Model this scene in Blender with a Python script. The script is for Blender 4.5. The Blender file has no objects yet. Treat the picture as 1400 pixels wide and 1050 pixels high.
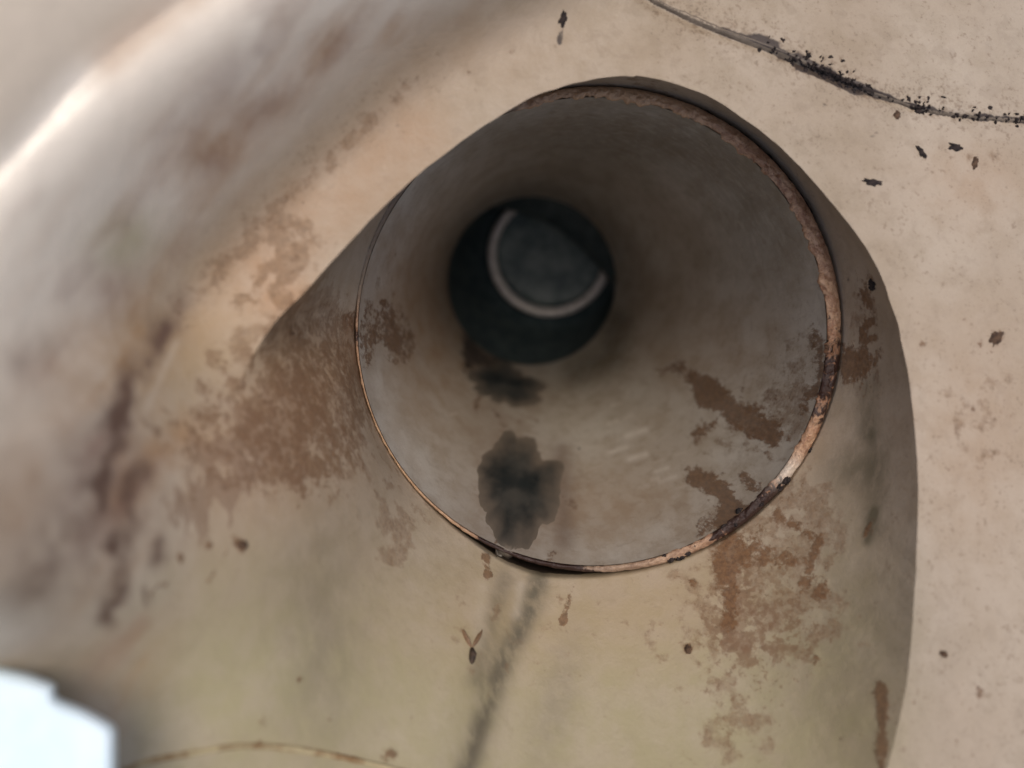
import bpy, math
import numpy as np
from mathutils import Vector
from mathutils.bvhtree import BVHTree

S = bpy.context.scene
COL = S.collection
R = math.radians

# ------------------------------------------------------------------ camera, light, exposure
FPX = 1099.0                      # focal length in photo pixels (1400 wide)
cam_d = bpy.data.cameras.new('camera')
cam_d.sensor_width = 36.0
cam_d.lens = 36.0 * FPX / 1400.0
cam_d.clip_start = 0.004
cam_d.clip_end = 50.0
cam_d.dof.use_dof = True
cam_d.dof.focus_distance = 0.196
cam_d.dof.aperture_fstop = 7.6
cam = bpy.data.objects.new('camera', cam_d)
COL.objects.link(cam)
cam.location = (0, 0, 0)
PITCH = -74.0                     # the camera looks down into the open chamber
from mathutils import Matrix
TILT = Matrix.Rotation(R(PITCH), 3, 'X')
cam.rotation_euler = (R(90 + PITCH), 0, 0)
S.camera = cam

sd = (TILT @ Vector((0.10, -0.93, 0.27))).normalized()       # high soft sun over the photographer's right shoulder
w = bpy.data.worlds.new('World')
S.world = w
w.use_nodes = True
nt = w.node_tree
sky = nt.nodes.new('ShaderNodeTexSky')
sky.sky_type = 'NISHITA'
sky.sun_disc = False
sky.sun_elevation = math.asin(sd.z)
sky.air_density = 0.7
sky.dust_density = 4.0
sky.ozone_density = 0.6
bg = nt.nodes['Background']
bg.inputs['Strength'].default_value = 0.15
nt.links.new(sky.outputs[0], bg.inputs[0])
sky.sun_rotation = math.atan2(sd.x, sd.y)
sun_d = bpy.data.lights.new('sun', 'SUN')
sun_d.energy = 1.0
sun_d.angle = R(28)
sun_d.color = (1.0, 0.92, 0.80)
sun = bpy.data.objects.new('sun', sun_d)
COL.objects.link(sun)
sun.rotation_euler = sd.to_track_quat('Z', 'Y').to_euler()
sun.location = sd * 2

S.view_settings.view_transform = 'Standard'
S.view_settings.look = 'None'
S.view_settings.exposure = 0.11
S.view_settings.gamma = 1.0
S.cycles.use_denoising = True
S.cycles.max_bounces = 12
S.cycles.diffuse_bounces = 8

# ------------------------------------------------------------------ numpy helpers
def unproj(u, v, d):
    u, v, d = np.broadcast_arrays(np.asarray(u, float), np.asarray(v, float), np.asarray(d, float))
    return np.stack([(u - 700) / FPX * d, d, -(v - 525) / FPX * d], -1)

def proj(p):
    return 700 + FPX * p[..., 0] / p[..., 1], 525 - FPX * p[..., 2] / p[..., 1]

def _hash(ix, iy, iz, seed):
    h = (ix.astype(np.int64) * 374761393 + iy.astype(np.int64) * 668265263 + iz.astype(np.int64) * 2147483647 + seed * 974634777) & 0xffffffff
    h = ((h ^ (h >> 13)) * 1274126177) & 0xffffffff
    h = (h ^ (h >> 16)) & 0xffffff
    return h / float(0xffffff)

def vnoise(x, y, z=0.0, seed=0):
    x, y, z = np.broadcast_arrays(np.asarray(x, float), np.asarray(y, float), np.asarray(z, float))
    ix, iy, iz = np.floor(x), np.floor(y), np.floor(z)
    fx, fy, fz = x - ix, y - iy, z - iz
    fx, fy, fz = [t * t * (3 - 2 * t) for t in (fx, fy, fz)]
    r = 0
    for dx in (0, 1):
        for dy in (0, 1):
            for dz in (0, 1):
                wgt = (fx if dx else 1 - fx) * (fy if dy else 1 - fy) * (fz if dz else 1 - fz)
                r = r + wgt * _hash(ix + dx, iy + dy, iz + dz, seed)
    return r

def fbm(x, y, z=0.0, octv=4, seed=0):
    a, s, t = 0.5, 0.0, 0.0
    for k in range(octv):
        s = s + a * vnoise(np.asarray(x) * 2 ** k, np.asarray(y) * 2 ** k, np.asarray(z) * 2 ** k, seed + k * 17)
        t += a
        a *= 0.5
    return s / t

def sstep(a, b, x):
    t = np.clip((x - a) / (b - a), 0, 1)
    return t * t * (3 - 2 * t)

def seg_dist(u, v, pts):
    """distance to a polyline, and signed side (positive = left of travel direction in the picture)"""
    best = np.full(np.shape(u), 1e9)
    sgn = np.zeros(np.shape(u))
    par = np.zeros(np.shape(u))
    pts = np.asarray(pts, float)
    n = len(pts) - 1
    for k in range(n):
        a, b = pts[k], pts[k + 1]
        e = b - a
        L2 = e @ e
        t = ((u - a[0]) * e[0] + (v - a[1]) * e[1]) / L2
        lo = -1e9 if k == 0 else 0.0
        hi = 1e9 if k == n - 1 else 1.0
        t = np.clip(t, lo, hi)
        du, dv = u - a[0] - t * e[0], v - a[1] - t * e[1]
        d = np.hypot(du, dv)
        cr = e[0] * dv - e[1] * du
        m = d < best
        best = np.where(m, d, best)
        sgn = np.where(m, np.where(cr > 0, -1.0, 1.0), sgn)
        par = np.where(m, k + t, par)
    return best, sgn, par

def stroke_d(u, v, pts):
    best = np.full(np.shape(u), 1e9)
    pts = np.asarray(pts, float)
    for k in range(len(pts) - 1):
        a, b = pts[k], pts[k + 1]
        e = b - a
        t = np.clip(((u - a[0]) * e[0] + (v - a[1]) * e[1]) / (e @ e), 0, 1)
        best = np.minimum(best, np.hypot(u - a[0] - t * e[0], v - a[1] - t * e[1]))
    return best

def blob(u, v, cu, cv, ru, rv, ang=0.0, soft=1.0):
    c, s = math.cos(R(ang)), math.sin(R(ang))
    x, y = (u - cu) * c + (v - cv) * s, -(u - cu) * s + (v - cv) * c
    return np.exp(-((np.hypot(x / ru, y / rv)) ** (2.0 * soft)))

def stroke(u, v, pts, wd):
    return np.exp(-(stroke_d(u, v, pts) / wd) ** 2)

def spline(pts, n, closed=False):
    """Catmull-Rom through points, n samples, evenly by chord length"""
    P = np.asarray(pts, float)
    if closed:
        P = np.vstack([P[-1], P, P[0], P[1]])
    else:
        P = np.vstack([2 * P[0] - P[1], P, 2 * P[-1] - P[-2]])
    out = []
    for k in range(1, len(P) - 2):
        t = np.linspace(0, 1, 24, endpoint=False)[:, None]
        a, b, c, d = P[k - 1], P[k], P[k + 1], P[k + 2]
        out.append(0.5 * (2 * b + (c - a) * t + (2 * a - 5 * b + 4 * c - d) * t ** 2 + (3 * b - a - 3 * c + d) * t ** 3))
    Q = np.vstack(out + [P[-2][None]])
    L = np.r_[0, np.cumsum(np.linalg.norm(np.diff(Q, axis=0), axis=1))]
    s = np.linspace(0, L[-1], n + 1 if closed else n)
    if closed:
        s = s[:-1]
    return np.stack([np.interp(s, L, Q[:, k]) for k in range(Q.shape[1])], 1)

# ------------------------------------------------------------------ object helpers
def empty(name, loc, label, cat, group=None):
    o = bpy.data.objects.new(name, None)
    COL.objects.link(o)
    o.location = TILT @ Vector([float(x) for x in loc])
    o.rotation_euler = (R(PITCH), 0, 0)
    o['_base'] = [float(x) for x in loc]
    o.empty_display_size = 0.01
    tag(o, label, cat, group)
    return o

def tag(o, label, cat, group=None, kind=None):
    o['label'] = label
    o['category'] = cat
    if group:
        o['group'] = group
    if kind:
        o['kind'] = kind
    return o

def mesh_obj(name, verts, faces, mat, parent=None, attrs=None, normals=None, smooth=True, base=(0, 0, 0)):
    verts = np.asarray(verts, float).reshape(-1, 3)
    base = np.asarray(list(parent['_base']) if parent is not None else base, float)
    me = bpy.data.meshes.new(name)
    faces = [np.asarray(f, np.int32) for f in (faces if isinstance(faces, list) else [faces])]
    nl = sum(f.size for f in faces)
    npoly = sum(len(f) for f in faces)
    me.vertices.add(len(verts))
    me.vertices.foreach_set('co', (verts - base).astype(np.float32).ravel())
    me.loops.add(nl)
    me.loops.foreach_set('vertex_index', np.concatenate([f.ravel() for f in faces]))
    me.polygons.add(npoly)
    tot = np.concatenate([np.full(len(f), f.shape[1], np.int32) for f in faces])
    me.polygons.foreach_set('loop_start', np.r_[0, np.cumsum(tot)[:-1]].astype(np.int32))
    me.update(calc_edges=True)
    me.validate()
    me.polygons.foreach_set('use_smooth', np.full(len(me.polygons), smooth))
    for k, a in (attrs or {}).items():
        at = me.attributes.new(k, 'FLOAT', 'POINT')
        at.data.foreach_set('value', np.asarray(a, np.float32).ravel())
    if normals is not None:
        me.normals_split_custom_set_from_vertices([tuple(x) for x in normals])
    me.materials.append(mat)
    o = bpy.data.objects.new(name, me)
    COL.objects.link(o)
    if parent is not None:
        o.parent = parent
    else:
        o.location = TILT @ Vector(base.tolist())
        o.rotation_euler = (R(PITCH), 0, 0)
    return o

def grid_faces(n, m, closed):
    """verts indexed [i*m + j]; i may wrap"""
    i = np.arange(n if closed else n - 1)
    j = np.arange(m - 1)
    I, J = np.meshgrid(i, j, indexing='ij')
    I2 = (I + 1) % n
    return np.stack([I * m + J, I2 * m + J, I2 * m + J + 1, I * m + J + 1], -1).reshape(-1, 4)

def vert_normals(V, F):
    n = np.cross(V[F[:, 2]] - V[F[:, 0]], V[F[:, 3]] - V[F[:, 1]])
    N = np.zeros_like(V)
    for k in range(4):
        np.add.at(N, F[:, k], n)
    return N / np.maximum(np.linalg.norm(N, axis=1, keepdims=True), 1e-20)

def face_cam(V, F):
    """flip so that faces look at the camera"""
    c = V[F].mean(1)
    n = np.cross(V[F[:, 2]] - V[F[:, 0]], V[F[:, 3]] - V[F[:, 1]])
    if (n * -c).sum() < 0:
        F = F[:, ::-1]
    return F

# ------------------------------------------------------------------ materials
def srgb(r, g, b):
    f = lambda c: (c / 255 / 12.92) if c / 255 <= 0.04045 else ((c / 255 + 0.055) / 1.055) ** 2.4
    return (f(r), f(g), f(b), 1.0)

class NB:
    def __init__(self, name):
        self.m = bpy.data.materials.new(name)
        self.m.use_nodes = True
        self.t = self.m.node_tree
        self.b = self.t.nodes['Principled BSDF']
    def n(self, typ, **kw):
        x = self.t.nodes.new(typ)
        for k, v in kw.items():
            setattr(x, k, v)
        return x
    def l(self, a, b):
        self.t.links.new(a, b)
    def val(self, sock, v):
        if hasattr(v, 'is_linked') or isinstance(v, bpy.types.NodeSocket):
            self.l(v, sock)
        else:
            sock.default_value = v
    def attr(self, name):
        return self.n('ShaderNodeAttribute', attribute_name=name).outputs['Fac']
    def math(self, op, a, b=0.0, clamp=False):
        x = self.n('ShaderNodeMath', operation=op, use_clamp=clamp)
        self.val(x.inputs[0], a)
        self.val(x.inputs[1], b)
        return x.outputs[0]
    def noise(self, scale, detail=4, rough=0.55, dist=0.0, stretch=(1, 1, 1), off=0.0):
        tc = self.n('ShaderNodeTexCoord')
        mp = self.n('ShaderNodeMapping')
        mp.inputs['Scale'].default_value = stretch
        mp.inputs['Location'].default_value = (off, off * 1.7, off * 0.6)
        self.l(tc.outputs['Object'], mp.inputs[0])
        x = self.n('ShaderNodeTexNoise')
        x.inputs['Scale'].default_value = scale
        x.inputs['Detail'].default_value = detail
        x.inputs['Roughness'].default_value = rough
        x.inputs['Distortion'].default_value = dist
        self.l(mp.outputs[0], x.inputs['Vector'])
        return x.outputs['Fac']
    def ramp(self, x, a, b, to0=0.0, to1=1.0):
        r = self.n('ShaderNodeMapRange', interpolation_type='SMOOTHSTEP')
        r.inputs['From Min'].default_value = a
        r.inputs['From Max'].default_value = b
        r.inputs['To Min'].default_value = to0
        r.inputs['To Max'].default_value = to1
        self.val(r.inputs['Value'], x)
        return r.outputs['Result']
    def mix(self, f, a, b):
        x = self.n('ShaderNodeMix', data_type='RGBA')
        self.val(x.inputs[0], f)
        self.val(x.inputs[6], a)
        self.val(x.inputs[7], b)
        return x.outputs[2]
    def thr(self, ctl, noise, amp=1.0, lo=0.46, hi=0.58):
        """control 0..1 pushed through a noise threshold: crisp ragged patches"""
        return self.ramp(self.math('ADD', ctl, self.math('MULTIPLY', self.math('SUBTRACT', noise, 0.5), amp)), lo, hi)
    def bump(self, h, strength, dist):
        x = self.n('ShaderNodeBump')
        x.inputs['Strength'].default_value = strength
        x.inputs['Distance'].default_value = dist
        self.val(x.inputs['Height'], h)
        self.l(x.outputs[0], self.b.inputs['Normal'])

def stained(name, c1, c2, rough=0.45, ys=1.0):
    k = NB(name)
    st = (1, ys, 1)
    big = k.noise(28, 3, 0.5)
    mid = k.noise(140, 5, 0.6, 0.0, st, off=3.1)
    pat = k.noise(250, 6, 0.6, 0.1, st, off=1.3)
    fine = k.noise(1100, 4, 0.6, 0.0, st, off=7.7)
    strk = k.noise(360, 6, 0.6, 0.1, (1, 1, 0.45), off=5.2)
    spk = k.noise(900, 4, 0.6, off=9.4)
    col = k.mix(k.ramp(big, 0.35, 0.65), c1, c2)
    col = k.mix(k.math('MULTIPLY', k.ramp(mid, 0.38, 0.68), 0.45), col, srgb(148, 132, 108))
    col = k.mix(k.math('MULTIPLY', k.ramp(k.noise(260, 6, 0.65, 0.5, off=11.0), 0.50, 0.66), 0.28), col, srgb(134, 118, 98))
    col = k.mix(k.math('MULTIPLY', k.ramp(k.noise(2600, 3, 0.6, off=6.0), 0.3, 0.7), 0.12), col, srgb(120, 108, 94))
    # broad soft tints, modulated a little so they do not read as airbrush
    for a, c, n in (('clean', srgb(232, 222, 205), None), ('tan', srgb(164, 128, 94), mid), ('green', srgb(160, 152, 112), mid), ('pink', srgb(140, 110, 98), mid)):
        f = k.math('MULTIPLY', k.attr(a), k.ramp(n, 0.25, 0.75, 0.55, 1.1), True) if n is not None else k.attr(a)
        col = k.mix(f, col, c)
    col = k.mix(k.math('MULTIPLY', k.attr('grey'), k.ramp(strk, 0.30, 0.58, 0.6, 1.15), True), col, srgb(100, 92, 74))
    # pale brown film patches with ragged edges
    film = k.thr(k.attr('film'), pat, 1.7, 0.42, 0.64)
    col = k.mix(k.math('MULTIPLY', film, k.ramp(k.noise(520, 4, 0.6, off=17.0), 0.3, 0.7, 0.3, 0.66)), col, k.mix(k.ramp(fine, 0.35, 0.65), srgb(126, 98, 70), srgb(108, 84, 62)))
    sf = k.thr(k.attr('streak'), strk, 1.6)
    col = k.mix(k.math('MULTIPLY', sf, 0.48), col, srgb(116, 88, 66))
    rn = k.math('ADD', k.math('MULTIPLY', pat, 0.6), k.math('MULTIPLY', k.noise(820, 5, 0.65, 0.1, st, off=25.0), 0.5))
    rust = k.thr(k.math('SUBTRACT', k.attr('rust'), 0.05), rn, 2.1, 0.45, 0.72)
    rc = k.mix(k.ramp(fine, 0.3, 0.7), srgb(88, 61, 38), srgb(120, 86, 55))
    col = k.mix(k.math('MULTIPLY', rust, 0.8), col, rc)
    rs = k.thr(k.math('MULTIPLY', k.math('ADD', k.attr('film'), k.attr('streak'), True), 0.72), k.math('ADD', k.math('MULTIPLY', k.noise(760, 4, 0.6, off=21.0), 0.7), k.math('MULTIPLY', pat, 0.35)), 2.2, 0.60, 0.82)
    col = k.mix(k.math('MULTIPLY', rs, 0.48), col, rc)
    # faint speckle everywhere, denser where 'speck' says so
    s1 = k.thr(k.attr('speck'), k.math('ADD', k.math('MULTIPLY', spk, 0.72), k.math('MULTIPLY', pat, 0.3)), 2.2, 0.56, 0.84)
    col = k.mix(k.math('MULTIPLY', s1, 0.55), col, srgb(116, 96, 74))
    s2 = k.thr(k.attr('speck'), k.math('ADD', k.math('MULTIPLY', k.noise(1700, 3, 0.5, off=14.0), 0.7), k.math('MULTIPLY', mid, 0.3)), 2.2, 0.62, 0.9)
    col = k.mix(k.math('MULTIPLY', s2, 0.5), col, srgb(92, 74, 58))
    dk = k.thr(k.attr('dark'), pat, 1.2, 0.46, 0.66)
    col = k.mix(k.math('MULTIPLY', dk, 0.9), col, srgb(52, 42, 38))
    col = k.mix(k.attr('violet'), col, srgb(98, 77, 66))
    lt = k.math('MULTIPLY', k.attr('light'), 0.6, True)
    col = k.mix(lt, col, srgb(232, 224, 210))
    k.l(col, k.b.inputs['Base Color'])
    ro = k.math('ADD', rough, k.math('MULTIPLY', k.math('ADD', rust, film), 0.2), True)
    ro = k.math('ADD', ro, k.math('MULTIPLY', k.math('SUBTRACT', mid, 0.5), 0.25), True)
    k.l(k.math('SUBTRACT', ro, k.math('MULTIPLY', k.attr('gloss'), 0.28), True), k.b.inputs['Roughness'])
    k.l(k.math('ADD', 0.4, k.math('MULTIPLY', k.attr('gloss'), 0.6)), k.b.inputs['Specular IOR Level'])
    h = k.math('ADD', k.math('MULTIPLY', pat, 0.5), k.math('ADD', k.math('MULTIPLY', rust, 0.35), k.math('MULTIPLY', fine, 0.25)))
    k.bump(h, 0.32, 0.0012)
    return k.m

def simple(name, c1, c2, scale, rough=0.7, bump=0.3, dist=0.0006, detail=5, lo=0.35, hi=0.65):
    k = NB(name)
    n = k.noise(scale, detail, 0.6)
    k.l(k.mix(k.ramp(n, lo, hi), c1, c2), k.b.inputs['Base Color'])
    k.b.inputs['Roughness'].default_value = rough
    k.b.inputs['Specular IOR Level'].default_value = 0.35
    if bump:
        k.bump(k.noise(scale * 2.5, 5, 0.6, off=2.0), bump, dist)
    return k.m

M_BODY = stained('stained_white_plastic', srgb(173, 158, 138), srgb(164, 147, 125), 0.42)
M_PIPE = stained('grimy_pipe_plastic', srgb(198, 191, 177), srgb(184, 174, 158), 0.5, 0.4)
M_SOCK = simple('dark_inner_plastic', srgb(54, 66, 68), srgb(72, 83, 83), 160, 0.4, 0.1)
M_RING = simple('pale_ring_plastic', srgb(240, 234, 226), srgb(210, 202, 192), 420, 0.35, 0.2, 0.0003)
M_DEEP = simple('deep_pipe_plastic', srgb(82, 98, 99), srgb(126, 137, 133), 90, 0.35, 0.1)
M_SEAL = simple('grey_sealant', srgb(124, 112, 98), srgb(104, 93, 80), 500, 0.7, 0.3)
M_MOULD = simple('black_mould', srgb(26, 22, 22), srgb(58, 48, 44), 900, 0.9, 0.4)
M_FLECK = simple('brown_dirt', srgb(58, 44, 34), srgb(96, 74, 56), 700, 0.85, 0.4)
M_WHITE = simple('clean_white_plastic', srgb(234, 250, 255), srgb(226, 246, 253), 200, 0.3, 0.05)
M_BEAD = simple('stained_bead', srgb(176, 162, 126), srgb(132, 104, 70), 260, 0.6, 0.3)
M_INSECT = simple('insect_body', srgb(48, 38, 30), srgb(76, 60, 46), 1500, 0.6, 0.2)
M_WING = simple('insect_wing', srgb(132, 104, 78), srgb(112, 88, 66), 1500, 0.5, 0.1)

def sludge_mat():
    k = NB('dark_sludge')
    n = k.noise(110, 4, 0.55, 0.0, (1, 0.3, 1))
    e = k.ramp(k.math('ADD', k.attr('edge'), k.math('MULTIPLY', k.math('SUBTRACT', k.noise(150, 5, 0.55, 0.0, (1, 0.3, 1), off=3.0), 0.5), 0.8)), 0.38, 1.12)
    col = k.mix(k.ramp(n, 0.35, 0.66), srgb(38, 43, 43), srgb(80, 78, 72))
    col = k.mix(e, col, srgb(122, 110, 96))
    k.l(col, k.b.inputs['Base Color'])
    k.b.inputs['Roughness'].default_value = 0.4
    k.bump(k.noise(200, 4, 0.6, 0.0, (1, 0.3, 1), off=2.0), 0.15, 0.001)
    return k.m
M_SLUDGE = sludge_mat()

def rim_mat():
    k = NB('rust_crusted_rim')
    a = k.noise(420, 6, 0.65, 0.8)
    b = k.noise(1300, 4, 0.6, off=4)
    col = k.mix(k.ramp(a, 0.32, 0.66), srgb(140, 100, 74), srgb(196, 160, 128))
    col = k.mix(k.math('MULTIPLY', k.ramp(b, 0.55, 0.72), 0.6), col, srgb(92, 54, 34))
    col = k.mix(k.attr('pale'), col, srgb(186, 154, 118))
    col = k.mix(k.attr('flush'), col, srgb(140, 124, 106))
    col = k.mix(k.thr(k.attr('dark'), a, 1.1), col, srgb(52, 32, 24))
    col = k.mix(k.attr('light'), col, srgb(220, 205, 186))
    k.l(col, k.b.inputs['Base Color'])
    k.b.inputs['Roughness'].default_value = 0.42
    k.bump(k.math('ADD', a, k.math('MULTIPLY', b, 0.5)), 0.5, 0.0015)
    return k.m
M_RIM = rim_mat()

# ------------------------------------------------------------------ chamber: the curved body with an arched recess
CORNER = spline([(120, 1300), (215, 1120), (255, 980), (283, 860), (298, 740), (295, 620), (270, 520), (243, 430), (330, 318), (480, 178), (600, 85), (740, 0), (900, -90), (1150, -200)], 60)
LIP = spline([(-420, 640), (-200, 440), (-60, 295), (0, 232), (60, 168), (112, 110), (175, 58), (255, 0), (360, -70), (560, -190), (800, -330)], 40)
SEAM = spline([(700, -110), (800, -55), (875, -8), (910, 12), (985, 46), (1060, 72), (1130, 102), (1200, 130), (1262, 150), (1330, 160), (1400, 165), (1500, 169), (1700, 172), (2000, 170)], 60)

def panel_inv(u, v):
    return 5.814 - 0.00081 * (u - 870) + 0.00123 * (v - 110)

def softplus(x, wd):
    return wd * np.logaddexp(0, x / wd)

def body_depth(u, v):
    pin = panel_inv(np.clip(u, -300, 1900), np.clip(v, -200, 1500))
    d, sg, _ = seg_dist(u, v, CORNER)
    s = d * sg                                    # positive = on the left wall
    wd = 22 + 26 * sstep(360, 760, v)
    wall = pin + (0.0094 - 0.0056 * sstep(780, 980, v)) * softplus(s, wd)
    dl, sl, _ = seg_dist(u, v, LIP)
    fl = 9.35 - 0.0028 * np.clip((u - 60) * 0.65 - (v - 170) * 0.75, -300, 500) + 0.0022 * np.clip(dl * sl, -400, 400)
    fl = np.where(sl > 0, fl, fl + 0.0116 * np.minimum(dl, 500))
    # round lip: the wall stops rising at the lip line
    h = 0.75
    inv = -h * np.logaddexp(-wall / h, -fl / h)
    # shallow groove under the seam, and the upper panel standing a little proud
    ds, ss, _ = seg_dist(u, v, SEAM)
    sd_ = ds * ss
    dep = 1.0 / inv
    dep = dep - 0.0007 * sstep(-2, 5, sd_) + 0.0007 * np.exp(-((sd_ + 3) / 5.0) ** 2)
    # slow unevenness of hand laid plastic
    dep = dep + 0.0010 * (fbm(u / 170, v / 170, 0, 3, 5) - 0.5) * sstep(0.06, 0.14, dep)
    return dep

MOUTH_PTS = [(870, 104), (940, 120), (1000, 150), (1080, 214), (1150, 292), (1195, 358), (1226, 440), (1246, 540), (1255, 650), (1253, 760), (1246, 880),
             (1232, 975), (1213, 1050), (1178, 1180), (1080, 1340), (900, 1430), (700, 1450), (520, 1400), (380, 1280), (310, 1110), (295, 980), (302, 860),
             (312, 740), (312, 630), (326, 530), (366, 454), (420, 395), (470, 340), (522, 284), (590, 224), (660, 173), (730, 132), (800, 110)]
NA = 900
mouth = spline(MOUTH_PTS, NA, True)
jit = (fbm(np.arange(NA) / 9.0, 0, 0, 3, 3) - 0.5)[:, None]
mc = mouth - np.array([818, 480])
mouth = mouth + mc / np.linalg.norm(mc, axis=1, keepdims=True) * jit * 3.0
mang = np.unwrap(np.arctan2(mouth[:, 1] - 450, mouth[:, 0] - 818))

# outer boundary: a rectangle well outside the picture
ctr = np.array([760.0, 560.0])
dirs = mouth - ctr
dirs /= np.linalg.norm(dirs, axis=1, keepdims=True)
tx = np.where(dirs[:, 0] > 0, (1960 - ctr[0]) / np.maximum(dirs[:, 0], 1e-6), (-420 - ctr[0]) / np.minimum(dirs[:, 0], -1e-6))
ty = np.where(dirs[:, 1] > 0, (1580 - ctr[1]) / np.maximum(dirs[:, 1], 1e-6), (-420 - ctr[1]) / np.minimum(dirs[:, 1], -1e-6))
outer = ctr + dirs * np.minimum(tx, ty)[:, None]
MB = 230
t = np.linspace(0, 1, MB) ** 1.15
UV = mouth[:, None, :] + (outer - mouth)[:, None, :] * t[None, :, None]
bu, bv = UV[..., 0].ravel(), UV[..., 1].ravel()
bodyV = unproj(bu, bv, body_depth(bu, bv))
bodyF = face_cam(bodyV, grid_faces(NA, MB, True))

# recess: ruled from the mouth edge down to a circle just outside the pipe rim, then on into the dark
YR = 0.192
RIM_C, RIM_R = np.array([818.0, 450.0]), 332.0
mouthP = unproj(mouth[:, 0], mouth[:, 1], body_depth(mouth[:, 0], mouth[:, 1]))
# angle assignment: spread evenly between mouth angles
ca, sa = np.cos(mang), np.sin(mang)
gapw = 2.0 + 6.0 * np.exp(-((np.degrees(np.arctan2(sa, ca)) + 42) / 30) ** 2) + 11.0 * np.exp(-((np.degrees(np.arctan2(sa, ca)) - 106) / 15) ** 2) + 1.5 * (fbm(ca * 6, sa * 6, 0, 3, 11) - 0.4)
gdeg = np.degrees(np.arctan2(sa, ca))
flush = lambda dg: sstep(-104, -114, dg) * sstep(-180, -168, dg)
gapw = gapw * (1 - flush(gdeg)) - 1.0 * np.exp(-((gdeg - 150) / 25) ** 2)
innerUV = RIM_C + np.stack([ca, sa], 1) * (RIM_R + gapw)[:, None]
innerP = unproj(innerUV[:, 0], innerUV[:, 1], YR + 0.0006)
MR = 110
tr = np.linspace(0, 1, MR)[None, :, None]
bow = np.sin(np.pi * tr)                                   # slight dish
recV = mouthP[:, None, :] * (1 - tr) + innerP[:, None, :] * tr
cm = recV.mean(0, keepdims=True)
rad = recV - cm
rad[..., 1] = 0
rad /= np.maximum(np.linalg.norm(rad, axis=-1, keepdims=True), 1e-9)
wb = (0.0035 * (0.5 - 0.5 * np.cos(np.linspace(0, 1, 2)))[0] + 0.003) * np.clip(np.linalg.norm(mouthP - innerP, axis=1) / 0.05, 0, 1.2)[:, None, None]
lowleft = sstep(425, 560, mouth[:, 1]) * sstep(640, 420, mouth[:, 0])
wb = wb * (1 - lowleft[:, None, None] * 2.6)               # rolls in gently on the lower left
recV = recV + rad * bow * wb
# follow on behind the rim
back = np.stack([unproj(innerUV[:, 0], innerUV[:, 1], YR + 0.0006) + np.array([0, 0.005 * q, 0]) for q in (1, 2, 3)], 1)
recA = np.concatenate([recV, back], 1)
MRB = MR + 3
recV = recA.reshape(-1, 3)
recF = face_cam(recV, grid_faces(NA, MRB, True))

# shading normals: joined smoothly on the lower left, a crisp edge elsewhere
bn, rn = vert_normals(bodyV, bodyF), vert_normals(recV, recF)
bi, ri = np.arange(NA) * MB, np.arange(NA) * MRB
avg = bn[bi] + rn[ri]
avg /= np.linalg.norm(avg, axis=1, keepdims=True)
for k in range(0, 34):
    f = (lowleft * (1 - k / 34.0) ** 1.3)[:, None]
    bn[bi + k] = bn[bi + k] * (1 - f) + avg * f
    rn[ri + k] = rn[ri + k] * (1 - f) + avg * f
bn /= np.linalg.norm(bn, axis=1, keepdims=True)
rn /= np.linalg.norm(rn, axis=1, keepdims=True)

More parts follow.
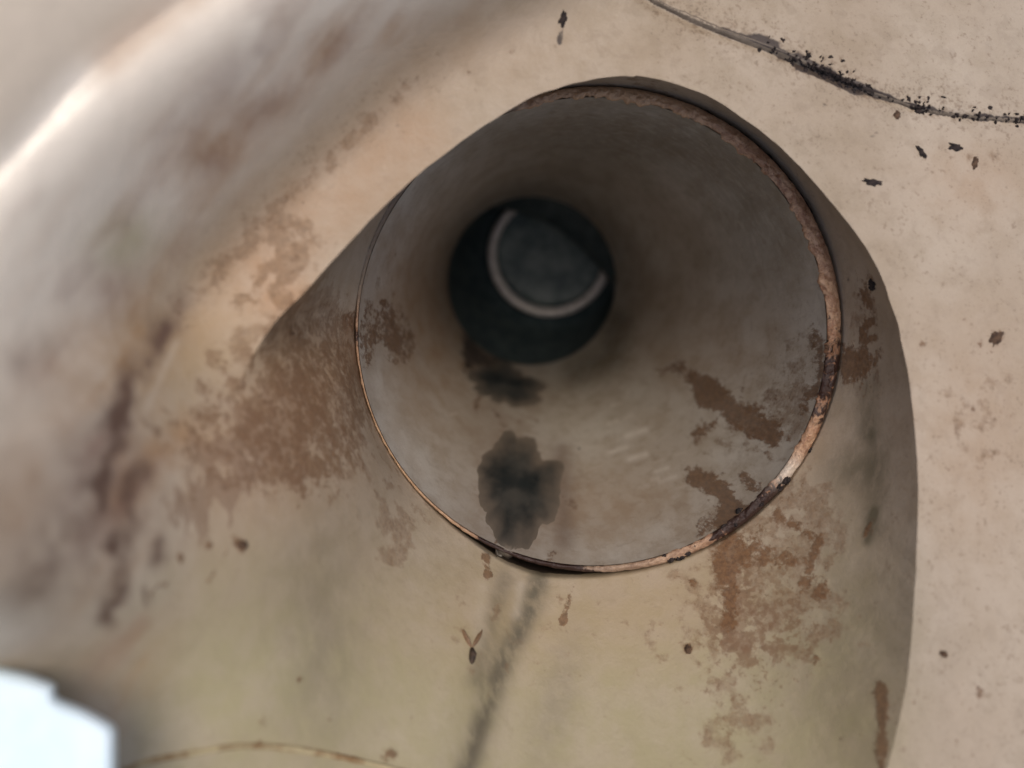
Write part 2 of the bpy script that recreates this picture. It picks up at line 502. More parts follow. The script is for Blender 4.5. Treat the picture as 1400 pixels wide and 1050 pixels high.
# ---- where the stains are (baked per vertex on the surfaces they lie on)
def stain_attrs(u, v):
    z = np.zeros_like(u)
    A = {k: z.copy() for k in ('tan', 'green', 'grey', 'pink', 'film', 'streak', 'rust', 'speck', 'dark', 'violet', 'light', 'clean', 'gloss')}
    B = lambda *a, **k: blob(u, v, *a, **k)
    K = lambda pts, wd: stroke(u, v, pts, wd)
    ld, ls, _ = seg_dist(u, v, CORNER)
    left = ld * ls
    # warm tint
    A['tan'] += 0.55 * K([(230, 480), (330, 380), (420, 300), (560, 190)], 60) + 0.45 * B(420, 520, 110, 110) + 0.75 * B(385, 400, 40, 50) + 0.5 * B(20, 690, 70, 130, 20)
    A['tan'] += 0.45 * B(720, 860, 170, 80) + 0.35 * B(950, 830, 120, 90) + 0.35 * B(330, 640, 130, 120) + 0.3 * B(1330, 250, 90, 60) + 0.2 * B(600, 60, 200, 60)
    A['tan'] += 0.6 * K([(250, 590), (180, 640), (160, 690)], 30) + 0.28 * B(1330, 600, 120, 200)
    A['green'] += 0.62 * sstep(620, 980, v) * sstep(1300, 1150, u) * sstep(160, -60, left) + 0.6 * B(170, 330, 50, 40, -35) + 0.15 * B(280, 900, 140, 140) + 0.25 * B(240, 500, 130, 90, -40)
    A['grey'] += 0.6 * B(440, 860, 60, 200, 0) * 0.6 + 0.35 * B(1150, 880, 130, 190) + 0.3 * B(760, 960, 30, 100, 15)
    A['pink'] += 0.5 * B(150, 395, 34, 26, -45) + 0.5 * B(290, 222, 26, 20) + 0.35 * B(360, 150, 60, 22, -40) + 0.4 * B(130, 640, 60, 90) + 0.4 * B(300, 110, 60, 30, -40) + 0.35 * B(40, 500, 30, 30)
    A['tan'] += 0.5 * K([(150, 78), (200, 36), (300, -40)], 30)  # tan laid along the upper lip to paint down its highlight
    # soft run marks down the near left wall
    along = (u * 0.62 - v * 0.78)
    across = (u * 0.78 + v * 0.62)
    runs = fbm(across / 34, along / 150, 0, 4, 71)
    runs2 = fbm(across / 60 + 9, along / 240, 0, 3, 77)
    wallm = sstep(10, 70, left)
    A['tan'] += wallm * (0.34 * sstep(0.50, 0.75, runs) + 0.25 * sstep(0.45, 0.7, runs2)) * sstep(330, 60, left)
    A['pink'] += wallm * 0.28 * sstep(0.55, 0.75, fbm(across / 40 + 31, along / 120, 0, 3, 79)) * sstep(360, 160, left)
    A['tan'] += 0.55 * B(350, 160, 110, 26, -38) + 0.5 * B(290, 205, 30, 20, -38) + 0.45 * B(440, 60, 70, 24, -35) + 0.4 * B(120, 470, 90, 60, -50)
    # film: ragged pale brown patches
    A['film'] += 0.62 * B(455, 520, 62, 95) + 0.55 * B(400, 600, 70, 60) + 0.6 * B(540, 745, 26, 34) + 0.62 * B(1075, 720, 60, 60) + 0.55 * B(1010, 790, 45, 80) + 0.5 * B(1110, 840, 70, 60)
    A['film'] += 0.50 * B(1000, 1010, 60, 50) + 0.45 * B(1330, 230, 60, 50) + 0.5 * B(950, 790, 60, 16) + 0.42 * B(560, 690, 60, 60) + 0.2 * B(640, 830, 50, 60) + 0.5 * B(880, 130, 80, 40) + 0.45 * B(400, 320, 60, 45, -45)
    A['film'] += 0.52 * B(1175, 450, 40, 100) + 0.4 * B(1340, 560, 90, 150) + 0.22 * B(800, 860, 120, 50)
    A['streak'] += 0.6 * B(420, 560, 80, 110) + 0.62 * B(485, 470, 26, 60) + 0.5 * B(330, 620, 80, 90) + 0.5 * K([(1000, 740), (1005, 870)], 24) + 0.45 * B(1185, 520, 40, 60) + 0.45 * B(260, 700, 60, 80) + 0.35 * B(1050, 900, 90, 100)
    A['rust'] += 0.80 * K([(1203, 940), (1207, 990), (1204, 1060)], 12) + 0.62 * K([(1000, 740), (996, 800), (998, 850)], 15) + 0.72 * K([(665, 762), (668, 785)], 10) + 0.8 * B(534, 1030, 16, 14) + 0.6 * B(357, 992, 9, 20)
    A['rust'] += 0.62 * B(1363, 466, 14, 24, 20) + 0.5 * B(1175, 490, 34, 24) + 0.5 * B(1160, 510, 22, 22) + 0.60 * B(1185, 400, 12, 40, -15) + 0.52 * K([(1190, 440), (1178, 452), (1183, 466), (1196, 462)], 5) + 0.5 * B(485, 460, 9, 30)
    A['rust'] += 0.66 * B(941, 887, 7, 8) + 0.62 * B(770, 848, 7, 8) + 0.6 * B(1290, 893, 9, 8) + 0.55 * B(990, 770, 26, 22) + 0.5 * B(1035, 745, 24, 26) + 0.55 * B(948, 795, 9, 12) + 0.5 * B(1125, 800, 14, 30, 10) + 0.5 * B(1070, 765, 24, 14)
    A['rust'] += 0.5 * K([(785, 800), (770, 848)], 6) + 0.6 * B(332, 745, 10, 9) + 0.5 * K([(320, 735), (295, 780), (280, 800)], 7) + 0.5 * K([(345, 1016), (420, 1025), (500, 1040)], 5)
    A['rust'] += 0.24 * B(1180, 470, 46, 90) + 0.2 * B(1060, 830, 120, 130) + 0.42 * K([(470, 440), (500, 420)], 12) + 0.55 * K([(1060, 700), (1120, 740), (1100, 800)], 10) + 0.4 * B(1190, 720, 12, 30, 15)
    A['film'] += 0.46 * B(1010, 860, 120, 160) + 0.42 * B(430, 560, 100, 160) + 0.46 * K([(240, 600), (300, 500), (400, 400)], 60) + 0.4 * B(1110, 700, 90, 80) + 0.2 * B(680, 900, 200, 120) + 0.5 * K([(250, 430), (340, 320), (490, 180), (560, 120)], 22)
    A['film'] = np.minimum(A['film'], 0.62)
    for (cu, cv, r_) in ((330, 745, 7), (225, 800, 9), (206, 815, 10), (245, 760, 8), (325, 780, 6), (285, 745, 8), (404, 450, 14), (770, 848, 6), (1090, 930, 6), (1115, 900, 7), (1150, 1010, 5), (410, 930, 5), (450, 985, 5),
                         (1340, 950, 9), (1308, 1015, 10), (1250, 960, 6), (1345, 690, 6), (1295, 640, 8), (1330, 560, 6), (1260, 470, 8), (545, 105, 8), (570, 110, 7), (572, 200, 5), (700, 70, 8), (640, 100, 6), (1340, 470, 7), (1320, 430, 10)):
        A['rust'] += 0.56 * B(cu, cv, r_, r_ * 1.2)
    A['speck'] += 0.21 * sstep(1120, 1300, u) + 0.32 * B(1120, 190, 150, 90) + 0.25 * sstep(820, 1000, u) * sstep(240, 100, v) + 0.28 + 0.2 * K([(240, 430), (330, 320), (480, 180), (600, 88)], 40)
    A['speck'] *= sstep(140, 20, left)
    fd, fs_, _ = seg_dist(u, v, LIP)
    A['gloss'] += K([(-60, 285), (0, 226), (60, 162), (100, 115)], 30)
    A['clean'] += (0.96 - 0.5 * sstep(0, 40, fd * fs_)) * sstep(0, 130, left) * (0.5 * sstep(640, 380, v) + 0.5 * sstep(1080, 560, v)) + 0.08 * sstep(1180, 1280, u)
    seam = K([(880, -5), (985, 40), (1060, 66), (1130, 98), (1200, 126), (1262, 146), (1330, 156), (1420, 162)], 26)
    A['speck'] = np.minimum(A['speck'], 0.42) + 0.16 * seam
    A['dark'] += 0.53 * K([(1040, 60), (1100, 84), (1170, 118), (1210, 132)], 15) + 0.7 * K([(985, 42), (1060, 70), (1130, 102), (1200, 130), (1262, 150), (1330, 160), (1400, 165)], 4) + 0.75 * K([(1100, 92), (1170, 122)], 7) + 0.66 * K([(769, 18), (769, 40), (765, 58)], 6) + 0.5 * K([(768, 70), (769, 92)], 5)
    A['dark'] += 0.6 * K([(1245, 145), (1275, 149)], 7) + 0.55 * K([(1340, 160), (1420, 165)], 7) + 0.45 * K([(985, 40), (1060, 58)], 9) + 0.52 * B(1192, 185, 16, 8, -20) + 0.5 * B(1180, 205, 10, 10) + 0.5 * B(1125, 145, 8, 8)
    A['dark'] += 0.45 * B(404, 452, 9, 18) + 0.45 * B(1160, 385, 8, 22) + 0.55 * B(1186, 392, 6, 12) + 0.5 * B(1240, 500, 6, 14) + 0.5 * K([(487, 440), (491, 470)], 5) + 0.5 * B(1205, 985, 12, 12)
    A['grey'] += 0.85 * K([(737, 790), (722, 840), (690, 900), (668, 960), (636, 1060)], 17) + 0.45 * K([(690, 790), (672, 850), (650, 930)], 14) + 0.5 * K([(1190, 520), (1186, 590)], 16) + 0.4 * K([(1200, 600), (1195, 720)], 20)
    A['grey'] += 0.55 * K([(1195, 700), (1185, 740)], 7) + 0.5 * B(1165, 640, 40, 30)
    A['light'] += 0.2 * K([(712, 800), (706, 840)], 7) + 0.13 * K([(660, 800), (655, 880)], 10) + 0.25 * K([(240, 470), (200, 560)], 6)
    # dark violet grey runs on the near left wall
    wob = 34 * (fbm(u / 34, v / 34, 0, 3, 21) - 0.5)
    for pts, wd, am in (([(226, 452), (214, 470)], 15, 0.85), ([(195, 505), (182, 530), (160, 575), (140, 640), (128, 690)], 17, 0.85), ([(130, 640), (105, 720), (60, 760), (46, 800)], 24, 0.55), ([(190, 640), (178, 690), (164, 742)], 13, 0.7),
                        ([(165, 735), (158, 790), (149, 840)], 11, 0.95), ([(213, 745), (216, 762)], 9, 0.75), ([(205, 810), (207, 822)], 6, 0.6), ([(232, 430), (250, 410)], 14, 0.5), ([(120, 700), (115, 800)], 14, 0.35), ([(55, 470), (30, 500)], 16, 0.25), ([(170, 600), (150, 690)], 18, 0.4)):
        dd = stroke_d(u + wob, v, pts)
        A['violet'] = np.maximum(A['violet'], am * np.exp(-(dd / (wd * 1.5)) ** 2) * np.clip(-0.15 + 2.0 * fbm(u / 24, v / 30, 0, 3, 29), 0, 1.15))
    for k in A:
        A[k] = np.clip(A[k], 0, 1)
    return A

body_at = stain_attrs(bu, bv)
ru, rv = proj(recV)
rec_at = stain_attrs(ru, rv)
rec_at['dark'].reshape(NA, MRB)[:, MR:] = 1.0          # slot behind the rim blackened, its deep shade painted into the colour

chamber = empty('drain_chamber', (0.03, 0.17, -0.08), 'stained off-white moulded plastic chamber wall curving round an arched recess', 'chamber wall')

def split_part(name, keep, mat):
    F = bodyF[keep]
    ids = np.unique(F)
    re = np.zeros(len(bodyV), np.int64)
    re[ids] = np.arange(len(ids))
    return mesh_obj(name, bodyV[ids], re[F], mat, chamber, {k: a[ids] for k, a in body_at.items()}, bn[ids])

cu_, cv_ = bu[bodyF].mean(1), bv[bodyF].mean(1)
_, lip_s, _ = seg_dist(cu_, cv_, LIP)
_, seam_s, _ = seg_dist(cu_, cv_, SEAM)
cd_, cs_, _ = seg_dist(cu_, cv_, CORNER)
isflange = lip_s > 0
isupper = (seam_s > 0) & ~isflange & (cu_ > 760)
isleft = (cs_ > 0) & ~isflange & ~isupper
o = split_part('rim_flange', isflange, M_BODY)
o['label'] = 'pale outer rim with a bright rounded edge at the top left'
o = split_part('upper_panel', isupper, M_BODY)
o['label'] = 'speckled panel above the black seam'
o = split_part('side_wall', isleft, M_BODY)
o['label'] = 'near left wall with dark brown runs'
o = split_part('front_panel', ~(isflange | isupper | isleft), M_BODY)
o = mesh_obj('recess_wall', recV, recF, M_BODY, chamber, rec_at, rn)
o['label'] = 'channel floor and sides below and around the pipe mouth'

# ------------------------------------------------------------------ pipe
PROF = np.array([  # depth, centre u, centre v, radius in px
    (0.192, 810, 453, 320), (0.215, 796, 441, 280), (0.246, 779, 426, 232), (0.285, 759, 409, 187), (0.332, 741, 394, 147), (0.382, 727, 384, 116)])
def pipe_section(tt):
    k = np.linspace(0, 1, len(PROF))
    return [np.interp(tt, k, PROF[:, j]) for j in range(4)]
def prof_smooth(n):
    return spline(PROF * np.array([2000, 1, 1, 1]), n) / np.array([2000, 1, 1, 1])
NP, MP = 900, 220
pp = prof_smooth(MP)
th = np.linspace(0, 2 * math.pi, NP, endpoint=False)
def ring_pts(d, cu, cv, r, th=th):
    return unproj(cu + r * np.cos(th), cv + r * np.sin(th), d)
pipeV = np.stack([ring_pts(*pp[j]) for j in range(MP)], 1)
# rounded throat edge and the step behind it
extra = [(0.3828, 727, 384, 115), (0.3842, 727, 384, 117.5)]
pipeV = np.concatenate([pipeV] + [ring_pts(*e)[:, None] for e in extra], 1)
MPP = pipeV.shape[1]
wobr = 0.0005 * (fbm(pipeV[..., 0] * 60, pipeV[..., 1] * 60, pipeV[..., 2] * 60, 3, 31) - 0.5)
pipeV = pipeV.reshape(-1, 3)
pipeF = face_cam(pipeV, grid_faces(NP, MPP, True))
pu, pv = proj(pipeV)

def pipe_attrs(u, v):
    z = np.zeros_like(u)
    A = {k: z.copy() for k in ('tan', 'green', 'grey', 'pink', 'film', 'streak', 'rust', 'speck', 'dark', 'violet', 'light', 'clean', 'gloss')}
    B = lambda *a, **k: blob(u, v, *a, **k)
    K = lambda pts, wd: stroke(u, v, pts, wd)
    A['rust'] += 0.66 * K([(965, 535), (1000, 560), (1040, 585), (1055, 595)], 22) + 0.55 * K([(930, 500), (975, 540)], 16) + 0.70 * K([(955, 655), (985, 670), (1000, 700)], 18) + 0.6 * K([(1020, 655), (1030, 665)], 13) + 0.6 * K([(960, 725), (1005, 705)], 16)
    A['rust'] += 0.26 * B(1060, 540, 60, 70) + 0.26 * B(960, 620, 80, 60) + 0.64 * B(530, 440, 24, 48) + 0.52 * B(555, 475, 24, 30) + 0.6 * B(500, 470, 12, 50) + 0.5 * B(960, 590, 16, 10) + 0.45 * B(905, 510, 20, 14) + 0.62 * K([(990, 720), (1040, 690), (1090, 630)], 8)
    A['rust'] += 0.55 * K([(685, 735), (675, 745)], 8) + 0.55 * K([(760, 745), (750, 770)], 10) + 0.5 * K([(1115, 440), (1125, 500), (1105, 560)], 12)
    A['film'] += 0.5 * B(1080, 560, 60, 60) + 0.45 * B(780, 690, 26, 60) + 0.4 * B(700, 580, 60, 20) + 0.45 * B(990, 600, 90, 60) + 0.45 * B(520, 420, 50, 70) + 0.4 * B(1090, 460, 40, 80)
    A['tan'] += 0.5 * B(600, 480, 90, 110) + 0.3 * B(960, 480, 120, 80) + 0.3 * B(820, 700, 200, 80) + 0.3 * B(560, 380, 80, 80)
    A['grey'] += 0.55 * B(850, 190, 230, 70) + 0.4 * B(1040, 300, 90, 110) + 0.6 * K([(845, 440), (835, 490), (790, 510)], 22)
    A['violet'] += 0.35 * K([(690, 570), (700, 720)], 70) + 0.4 * K([(768, 620), (772, 740)], 16)
    A['dark'] += 0.62 * B(676, 492, 46, 40) + 0.55 * B(705, 540, 40, 14) + 0.5 * B(640, 450, 20, 60)
    A['rust'] += 0.6 * K([(655, 540), (650, 560)], 7) + 0.5 * K([(672, 555), (690, 585)], 6)
    A['speck'] += 0.25 + 0.25 * B(1080, 520, 90, 90)
    A['dark'] += 0.5 * B(922, 449, 4, 12, 15) + 0.6 * B(792, 613, 3, 3) + 0.5 * B(488, 455, 6, 26) + 0.4 * K([(965, 190), (975, 205)], 4) + 0.35 * K([(985, 215), (992, 222)], 4)
    rng = np.random.RandomState(4)
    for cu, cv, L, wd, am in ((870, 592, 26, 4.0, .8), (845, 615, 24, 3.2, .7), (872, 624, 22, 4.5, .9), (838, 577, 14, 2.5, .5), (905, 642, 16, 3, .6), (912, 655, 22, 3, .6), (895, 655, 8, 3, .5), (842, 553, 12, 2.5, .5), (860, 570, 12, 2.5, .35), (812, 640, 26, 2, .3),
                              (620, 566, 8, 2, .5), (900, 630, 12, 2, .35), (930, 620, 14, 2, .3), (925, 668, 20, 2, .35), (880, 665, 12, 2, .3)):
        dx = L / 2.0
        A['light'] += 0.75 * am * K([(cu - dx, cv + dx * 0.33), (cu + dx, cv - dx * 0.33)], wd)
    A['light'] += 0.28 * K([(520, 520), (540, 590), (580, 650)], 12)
    for k in A:
        A[k] = np.clip(A[k], 0, 1)
    return A

pipe = empty('drain_pipe', unproj(790, 790, YR)[()], 'wide grey pipe with a rust crusted rim set in the arched recess', 'pipe')
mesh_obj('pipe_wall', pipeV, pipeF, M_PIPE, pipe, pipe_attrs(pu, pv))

# rim: crusty broken end of the pipe, thicker on the right
NR, MM = 1400, 22
tb = np.linspace(0, 2 * math.pi, NR, endpoint=False)
deg = np.degrees(np.arctan2(np.sin(tb), np.cos(tb)))             # 0 right, 90 down, -90 up
rag = fbm(np.cos(tb) * 14, np.sin(tb) * 14, 0, 5, 41) - 0.5
rag2 = fbm(np.cos(tb) * 45, np.sin(tb) * 45, 0, 3, 47) - 0.5
inC, inR = np.array([810.0, 453.0]), 320.0
thick = (0.5 + 0.5 * np.cos(R(1) * (deg + 38))) ** 1.35
fl_ = flush(deg)
inr = inR + 1.5 - (1 - fl_) * (thick * 21 * (rag + 0.12) + 5 * rag2 * (0.3 + thick))
top = np.exp(-((deg + 88) / 16) ** 2)
inr = np.minimum(inr, inR + 0.6)
inr -= (1 - fl_) * top * 10 * (fbm(np.cos(tb) * 40, np.sin(tb) * 40, 0, 2, 53) - 0.35)
out = RIM_R + 1.0 * rag2 * 2
inner = inC + np.stack([np.cos(tb), np.sin(tb)], 1) * inr[:, None]
outr = RIM_C + np.stack([np.cos(tb), np.sin(tb)], 1) * out[:, None]
q = np.linspace(0, 1, MM)
RU = inner[:, None, :] * (1 - q)[None, :, None] + outr[:, None, :] * q[None, :, None]
wide = np.linalg.norm(outr - inner, axis=1)[:, None]
prof = np.sin(np.pi * np.clip(q, 0.0, 1)) ** 0.6
lump = fbm(RU[..., 0] / 9, RU[..., 1] / 9, 0, 4, 61)
dd = YR + 0.0004 - (1 - 0.95 * fl_)[:, None] * (0.0013 * prof[None] * (0.25 + 1.1 * lump)) * np.clip(wide / 18, 0.35, 1.3)
rimV = unproj(RU[..., 0], RU[..., 1], dd)
_fr = unproj(inner[:, 0] , inner[:, 1], YR + 0.004)[:, None]
# inner lap sits on the pipe wall, outer edge turns back along the outside of the pipe
inb = inC + np.stack([np.cos(tb), np.sin(tb)], 1) * (np.minimum(inr, inR) + 1.0)[:, None]
ob1 = unproj(outr[:, 0], outr[:, 1], YR + 0.004)[:, None]
ob2 = unproj(outr[:, 0], outr[:, 1], YR + 0.012)[:, None]
ib = unproj(inb[:, 0], inb[:, 1], YR + 0.003)[:, None]
rimV = np.concatenate([ib, rimV, ob1, ob2], 1)
rm = rimV.shape[1]
rimV = rimV.reshape(-1, 3)
uu, vv = proj(rimV)
dg = np.repeat(deg, rm)
ra = {'pale': np.clip(0.6 * np.exp(-((dg + 85) / 26) ** 2) + 0.7 * np.exp(-((dg - 148) / 24) ** 2), 0, 1),
      'dark': np.clip(0.62 * np.exp(-((dg - 12) / 16) ** 2) + 0.75 * np.exp(-((dg - 50) / 16) ** 2) + 0.4 * np.exp(-((dg - 100) / 22) ** 2) + 0.9 * np.exp(-((dg - 108) / 13) ** 2) + 0.28 * np.exp(-((dg + 20) / 20) ** 2) + 0.6 * np.exp(-((dg - 180) / 8) ** 2), 0, 1),  # the strong band at the bottom paints the gap's shade onto the rim
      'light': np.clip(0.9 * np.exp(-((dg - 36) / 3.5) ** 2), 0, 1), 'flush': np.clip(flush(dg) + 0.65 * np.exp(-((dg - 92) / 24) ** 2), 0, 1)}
ra['dark'].reshape(NR, rm)[:, -2:] = 1.0  # outer turned-back rows painted black as shade of the slot
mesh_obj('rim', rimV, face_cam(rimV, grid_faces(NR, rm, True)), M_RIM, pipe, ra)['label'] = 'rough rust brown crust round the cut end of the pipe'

def lathe(name, secs, mat, parent, n=160, cap=False):
    V = np.stack([ring_pts(*s, th=np.linspace(0, 2 * math.pi, n, endpoint=False)) for s in secs], 1)
    m = V.shape[1]
    F = [grid_faces(n, m, True)]
    V = V.reshape(-1, 3)
    if cap:
        c = unproj(secs[-1][1], secs[-1][2], secs[-1][0])[None]
        V = np.vstack([V, c])
        i = np.arange(n)
        F.append(np.stack([i * m + m - 1, ((i + 1) % n) * m + m - 1, np.full(n, len(V) - 1)], 1))
    F[0] = face_cam(V, F[0])
    if cap and np.cross(V[F[1][0, 1]] - V[F[1][0, 0]], V[F[1][0, 2]] - V[F[1][0, 0]]) @ -V[F[1][0, 0]] < 0:
        F[1] = F[1][:, ::-1]
    return mesh_obj(name, V, F, mat, parent)

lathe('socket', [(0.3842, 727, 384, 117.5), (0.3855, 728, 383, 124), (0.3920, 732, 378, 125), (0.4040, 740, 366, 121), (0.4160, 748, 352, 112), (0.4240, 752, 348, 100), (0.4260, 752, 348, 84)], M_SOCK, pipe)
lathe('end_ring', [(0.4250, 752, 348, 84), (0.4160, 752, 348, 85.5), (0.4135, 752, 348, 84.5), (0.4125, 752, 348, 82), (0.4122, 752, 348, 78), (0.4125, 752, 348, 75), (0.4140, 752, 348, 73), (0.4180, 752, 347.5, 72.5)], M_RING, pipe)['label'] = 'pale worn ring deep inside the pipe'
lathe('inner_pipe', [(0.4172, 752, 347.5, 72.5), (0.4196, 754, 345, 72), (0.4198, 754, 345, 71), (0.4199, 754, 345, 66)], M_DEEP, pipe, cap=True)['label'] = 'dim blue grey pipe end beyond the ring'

# inner side of the bend: a thick crescent that hides the upper right of the ring
def crescent():
    n = 60
    # chord-like front edge, from the photo of the bend: arc of radius 208 px about (655, 489)
    a = np.linspace(R(-84), R(-22), n)
    e = np.stack([655 + 206 * np.cos(a), 489 + 206 * np.sin(a)], 1)
    c = np.array([727.0, 384.0])
    d = e - c
    d /= np.linalg.norm(d, axis=1, keepdims=True)
    ang = np.arctan2(e[:, 1] - 384, e[:, 0] - 727)
    wall = c + np.stack([np.cos(ang), np.sin(ang)], 1) * 127
    rows = [unproj(wall[:, 0], wall[:, 1], 0.3865)]
    mid = e * 0.55 + wall * 0.45
    rows.append(unproj(mid[:, 0], mid[:, 1], 0.3920))
    m2 = e * 0.85 + wall * 0.15
    rows.append(unproj(m2[:, 0], m2[:, 1], 0.3955))
    rows.append(unproj(e[:, 0], e[:, 1], 0.3985))
    rows.append(unproj(e[:, 0] + 3, e[:, 1] - 3, 0.4025))
    b = e + np.array([14, -12])
    rows.append(unproj(b[:, 0], b[:, 1], 0.4105))
    V = np.stack(rows, 1).reshape(-1, 3)
    return mesh_obj('elbow_lip', V, face_cam(V, grid_faces(n, len(rows), False)), M_SOCK, pipe)
crescent()

# ------------------------------------------------------------------ things that lie on those surfaces
allV = np.vstack([bodyV, recV, pipeV, rimV])
offs = np.cumsum([0, len(bodyV), len(recV), len(pipeV)])
allF = np.vstack([bodyF, recF + offs[1], pipeF + offs[2], face_cam(rimV, grid_faces(NR, rm, True)) + offs[3]])
bvh = BVHTree.FromPolygons([tuple(x) for x in allV], [tuple(int(i) for i in f) for f in allF], epsilon=0.0)
def hit(u, v):
    d = Vector(((u - 700) / FPX, 1.0, -(v - 525) / FPX)).normalized()
    loc, nor, idx, dist = bvh.ray_cast(Vector((0, 0, 0)), d)
    if loc is None:
        loc, nor, idx, dist = bvh.find_nearest(Vector(unproj(u, v, 0.36).tolist()) if math.hypot(u - 727, v - 384) < 200 else Vector(unproj(u, v, YR).tolist()))
    if nor.dot(d) > 0:
        nor = -nor
    return loc, nor

def lump_mesh(u, v, ru, rv, ang, h, seed, n=28, rings=6, ragged=0.5, sink=0.00015):
    """a ragged-edged lump lying on whatever surface is there"""
    c, s = math.cos(R(ang)), math.sin(R(ang))
    rng = np.random.RandomState(seed)
    o1 = rng.rand() * 50
    V, F = [], []
    loc, nor = hit(u, v)
    hh = h * (0.7 + 0.6 * rng.rand())
    V.append(loc + nor * hh)
    for k in range(1, rings + 1):
        f = k / rings
        for i in range(n):
            a = 2 * math.pi * i / n
            e = 1 + ragged * 2 * (float(fbm(math.cos(a) * 2.6 + o1, math.sin(a) * 2.6, 0, 4, seed)) - 0.5)
            x, y = ru * e * f * math.cos(a), rv * e * f * math.sin(a)
            loc, nor = hit(u + x * c - y * s, v + x * s + y * c)
            nz = float(fbm(x / max(ru, rv) * 4 + o1, y / max(ru, rv) * 4, 0, 3, seed + 5))
            z = hh * (1 - f ** 2.2) * (0.35 + 1.3 * nz) - (sink if k == rings else 0)
            V.append(loc + nor * z)
    tri = [(0, 1 + i, 1 + (i + 1) % n) for i in range(n)]
    qd = [(1 + (k - 1) * n + i, 1 + k * n + i, 1 + k * n + (i + 1) % n, 1 + (k - 1) * n + (i + 1) % n) for k in range(1, rings) for i in range(n)]
    return np.array([tuple(x) for x in V]), [np.array(tri), np.array(qd)]

def lump(name, u, v, ru, rv, ang, h, mat, seed, label, cat, group=None, **k):
    V, F = lump_mesh(u, v, ru, rv, ang, h, seed, **k)
    ok, _ = hit(u, v)
    nn, rr = k.get('n', 28), k.get('rings', 6)
    edge = np.r_[0, np.repeat(np.arange(1, rr + 1) / rr, nn)]
    return tag(mesh_obj(name, V, F, mat, base=tuple(ok), attrs={'edge': edge}), label, cat, group)

lump('sludge_patch', 704, 668, 60, 80, 4, 0.0005, M_SLUDGE, 3, 'larger dark slimy deposit low inside the pipe, nearest its mouth', 'sludge', 'sludge deposits in the pipe', n=90, rings=16, ragged=0.35)
lump('sludge_patch', 690, 526, 52, 30, 15, 0.0007, M_SLUDGE, 9, 'smaller dark slimy deposit just below the pale inner ring', 'sludge', 'sludge deposits in the pipe', n=90, rings=14, ragged=0.45)

G = 'loose dirt flecks on the chamber'
for i, (u, v, ru, rv, an, lab, mt) in enumerate([
        (1192, 249, 13, 5, 8, 'dark elongated fleck by itself midway between the seam and the recess edge', M_MOULD),
        (1307, 201, 11, 6, 15, 'dark fleck furthest right below the seam', M_MOULD),
        (1259, 208, 12, 4, 60, 'thin curved dark fleck, second from the right below the seam', M_MOULD),
        (1333, 223, 5, 10, 10, 'short upright brown fleck beside the orange blotch under the seam', M_FLECK),
        (770, 26, 6, 13, 5, 'tall black fleck near the top edge above the pipe', M_MOULD),
        (1226, 158, 6, 6, 0, 'round dark speck close under the seam', M_FLECK),
        (941, 888, 5, 6, 0, 'small round brown dot on the channel floor below the pipe', M_FLECK),
        (1290, 894, 6, 5, 0, 'lone brown dot low on the right hand panel', M_FLECK),
        (1192, 390, 6, 9, -10, 'black speck on the shaded right side of the recess', M_MOULD),
        (332, 745, 8, 6, 0, 'brown crumb low on the left side of the recess', M_FLECK),
        (1362, 462, 9, 13, 25, 'brown smudge of dirt at mid height on the right hand panel', M_FLECK)]):
    lump('dirt_fleck', u, v, ru, rv, an, 0.0005, mt, 100 + i, lab, 'dirt fleck', G, n=26, rings=4, ragged=0.75)

def many(name, items, mat, parent=None):
    VV, T, Q, off = [], [], [], 0
    for (u, v, ru, rv, an, h, sd_) in items:
        V, (a, b) = lump_mesh(u, v, ru, rv, an, h, sd_, n=12, rings=2, ragged=1.0)
        VV.append(V)
        T.append(a + off)
        Q.append(b + off)
        off += len(V)
    return mesh_obj(name, np.vstack(VV), [np.vstack(T), np.vstack(Q)], mat, parent, base=tuple(hit(1150, 110)[0]))

# black mould growing along the seam
rng = np.random.RandomState(8)
seamline = spline([(1030, 60), (1060, 71), (1130, 101), (1200, 129), (1262, 149), (1330, 159), (1420, 165)], 400)
items = []
for k in range(720):
    f = rng.rand()
    dens = max(math.exp(-((f - 0.26) / 0.13) ** 2), 0.9 * math.exp(-((f - 0.60) / 0.03) ** 2), 0.7 * math.exp(-((f - 0.97) / 0.08) ** 2), 0.12)
    if rng.rand() > dens:
        continue
    p = seamline[int(f * 399)]
    off = rng.normal(0, 3.4) - (abs(rng.normal(0, 10)) if rng.rand() < 0.2 else 0)
    items.append((p[0] + rng.normal(0, 3) + off * -0.35, p[1] + off, rng.uniform(1.0, 2.0) ** 2.4, rng.uniform(1.0, 3.2), rng.uniform(-10, 60), 0.0004, 300 + k))
for k in range(14):                                           # crumbs round the rim, lower right
    a = R(rng.uniform(28, 75))
    r_ = 326 + rng.normal(0, 6)
    items.append((818 + r_ * math.cos(a), 450 + r_ * math.sin(a), rng.uniform(2.5, 7), rng.uniform(1.5, 3), math.degrees(a) + 90, 0.0007, 700 + k))
mo = many('black_mould', items, M_MOULD)
mo['kind'] = 'stuff'
mo['label'] = 'black mould specks clustered along the seam and the rusty rim'
mo['category'] = 'mould'

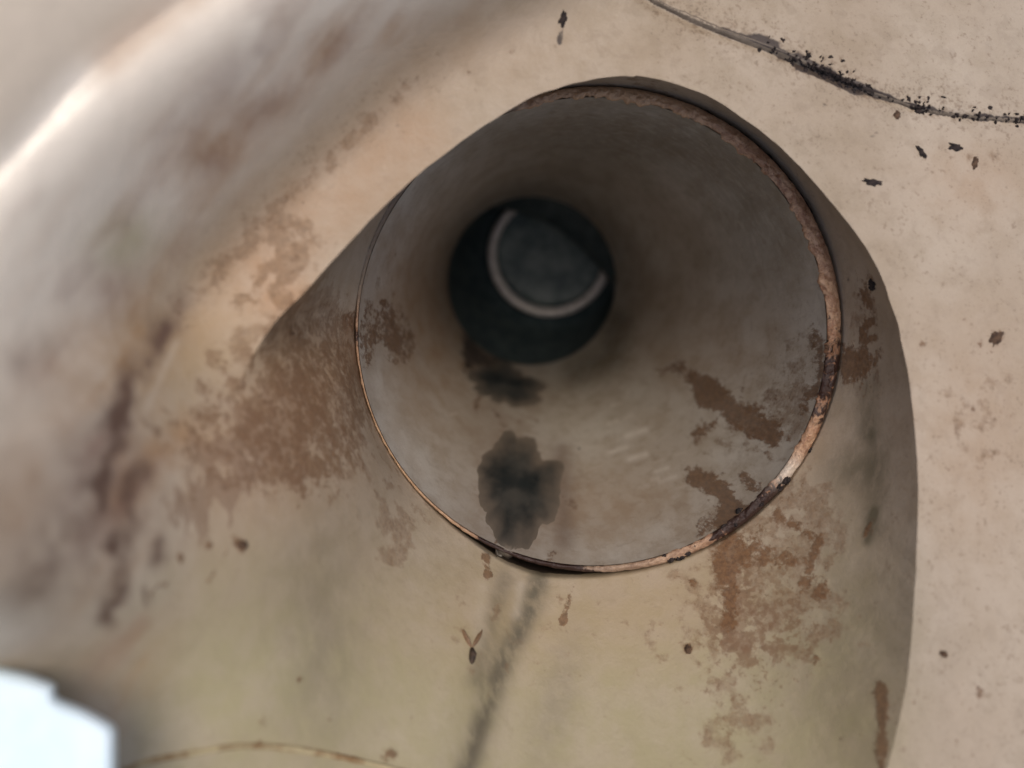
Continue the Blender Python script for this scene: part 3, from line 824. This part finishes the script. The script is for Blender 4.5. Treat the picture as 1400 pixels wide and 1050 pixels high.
# sealant strip in the seam, and the stained bead low on the left
def bead(name, pts, wd, lift, mat, parent, n=160, var=0.3, seed=0):
    P = spline(pts, n)
    T = np.gradient(P, axis=0)
    T /= np.linalg.norm(T, axis=1, keepdims=True)
    Nn = np.stack([-T[:, 1], T[:, 0]], 1)
    rows = []
    for i in range(n):
        w_ = wd * (1 + var * 2 * (float(fbm(i / 9.0, seed, 0, 3, seed)) - 0.5))
        row = []
        for s_, z_ in ((-1, -0.0004), (-0.7, 0.5), (0, 1.0), (0.7, 0.5), (1, -0.0004)):
            loc, nor = hit(P[i, 0] + Nn[i, 0] * w_ * s_, P[i, 1] + Nn[i, 1] * w_ * s_)
            row.append(tuple(loc + nor * (z_ * lift if z_ > 0 else z_)))
        rows.append(row)
    V = np.array(rows).reshape(-1, 3)
    return mesh_obj(name, V, face_cam(V, grid_faces(n, 5, False)), mat, parent)
bead('sealant_strip', [(872, -14), (910, 9), (985, 42), (1060, 70), (1110, 92)], 6.0, 0.00012, M_SEAL, chamber, seed=2)['label'] = 'grey sealant in the seam'
bead('sealant_strip', [(1195, 128), (1262, 150), (1330, 160), (1400, 165), (1480, 168)], 3.0, 0.00012, M_SEAL, chamber, seed=5)['label'] = 'thin grey sealant at the right end of the seam'
bead('moulded_ridge', [(150, 1062), (200, 1042), (262, 1030), (330, 1020), (400, 1024), (470, 1036), (540, 1052), (640, 1080)], 5.0, 0.0007, M_BEAD, chamber, seed=7)['label'] = 'faint yellowed ridge along the bottom left'

# dead insect on the channel floor
ins = empty('dead_insect', tuple(hit(645, 895)[0]), 'tiny dark dead insect with two raised wings beside the grey drip streak', 'insect')
V, F = lump_mesh(645, 896, 4.2, 13, 0, 0.0011, 77, n=16, rings=5, ragged=0.25)
mesh_obj('body', V, F, M_INSECT, ins)
for an, du in ((-28, -7), (28, 8)):
    V, F = lump_mesh(645 + du, 873, 3.2, 15, an, 0.0007, 80 + du, n=14, rings=4, ragged=0.3)
    mesh_obj('wing', V, F, M_WING, ins)

# bright clean plastic tab close to the lens at the lower left
def tab():
    pts = [(-260, 850), (-120, 880), (0, 911), (40, 921), (70, 932), (76, 936), (76, 949), (82, 955), (118, 969), (146, 984), (156, 991), (160, 1000), (160, 1030), (160, 1120), (160, 1330), (-260, 1330)]
    P = np.array(pts, float)
    n = len(P)
    c = np.array([-40.0, 1100.0])
    def dep(uv, extra):                        # the face leans back, so it looks up at the sky
        return 0.1085 - 0.00003 * (uv[:, 1] - 950) + extra
    e = P - c
    L = np.linalg.norm(e, axis=1, keepdims=True)
    rows = []
    for inset, z in ((0, 0.0075), (0, 0.0036), (2.5, 0.0018), (8, 0.0006), (16, 0.0)):
        Q = c + e * (1 - inset / L)
        rows.append(unproj(Q[:, 0], Q[:, 1], dep(Q, z)))
    V = np.stack(rows, 1).reshape(-1, 3)
    m = len(rows)
    V = np.vstack([V, unproj(c[0], c[1], dep(c[None], 0)[0])[None]])
    i = np.arange(n)
    F = face_cam(V, grid_faces(n, m, True))
    T = np.stack([i * m + m - 1, ((i + 1) % n) * m + m - 1, np.full(n, len(V) - 1)], 1)
    o = mesh_obj('plastic_tab', V, [F, T], M_WHITE, smooth=False, base=tuple(unproj(0, 1100, 0.1)))
    tag(o, 'bright white notched plastic tab in the bottom left corner, catching daylight', 'tab')
tab()
for o in COL.objects:
    if '_base' in o:
        del o['_base']
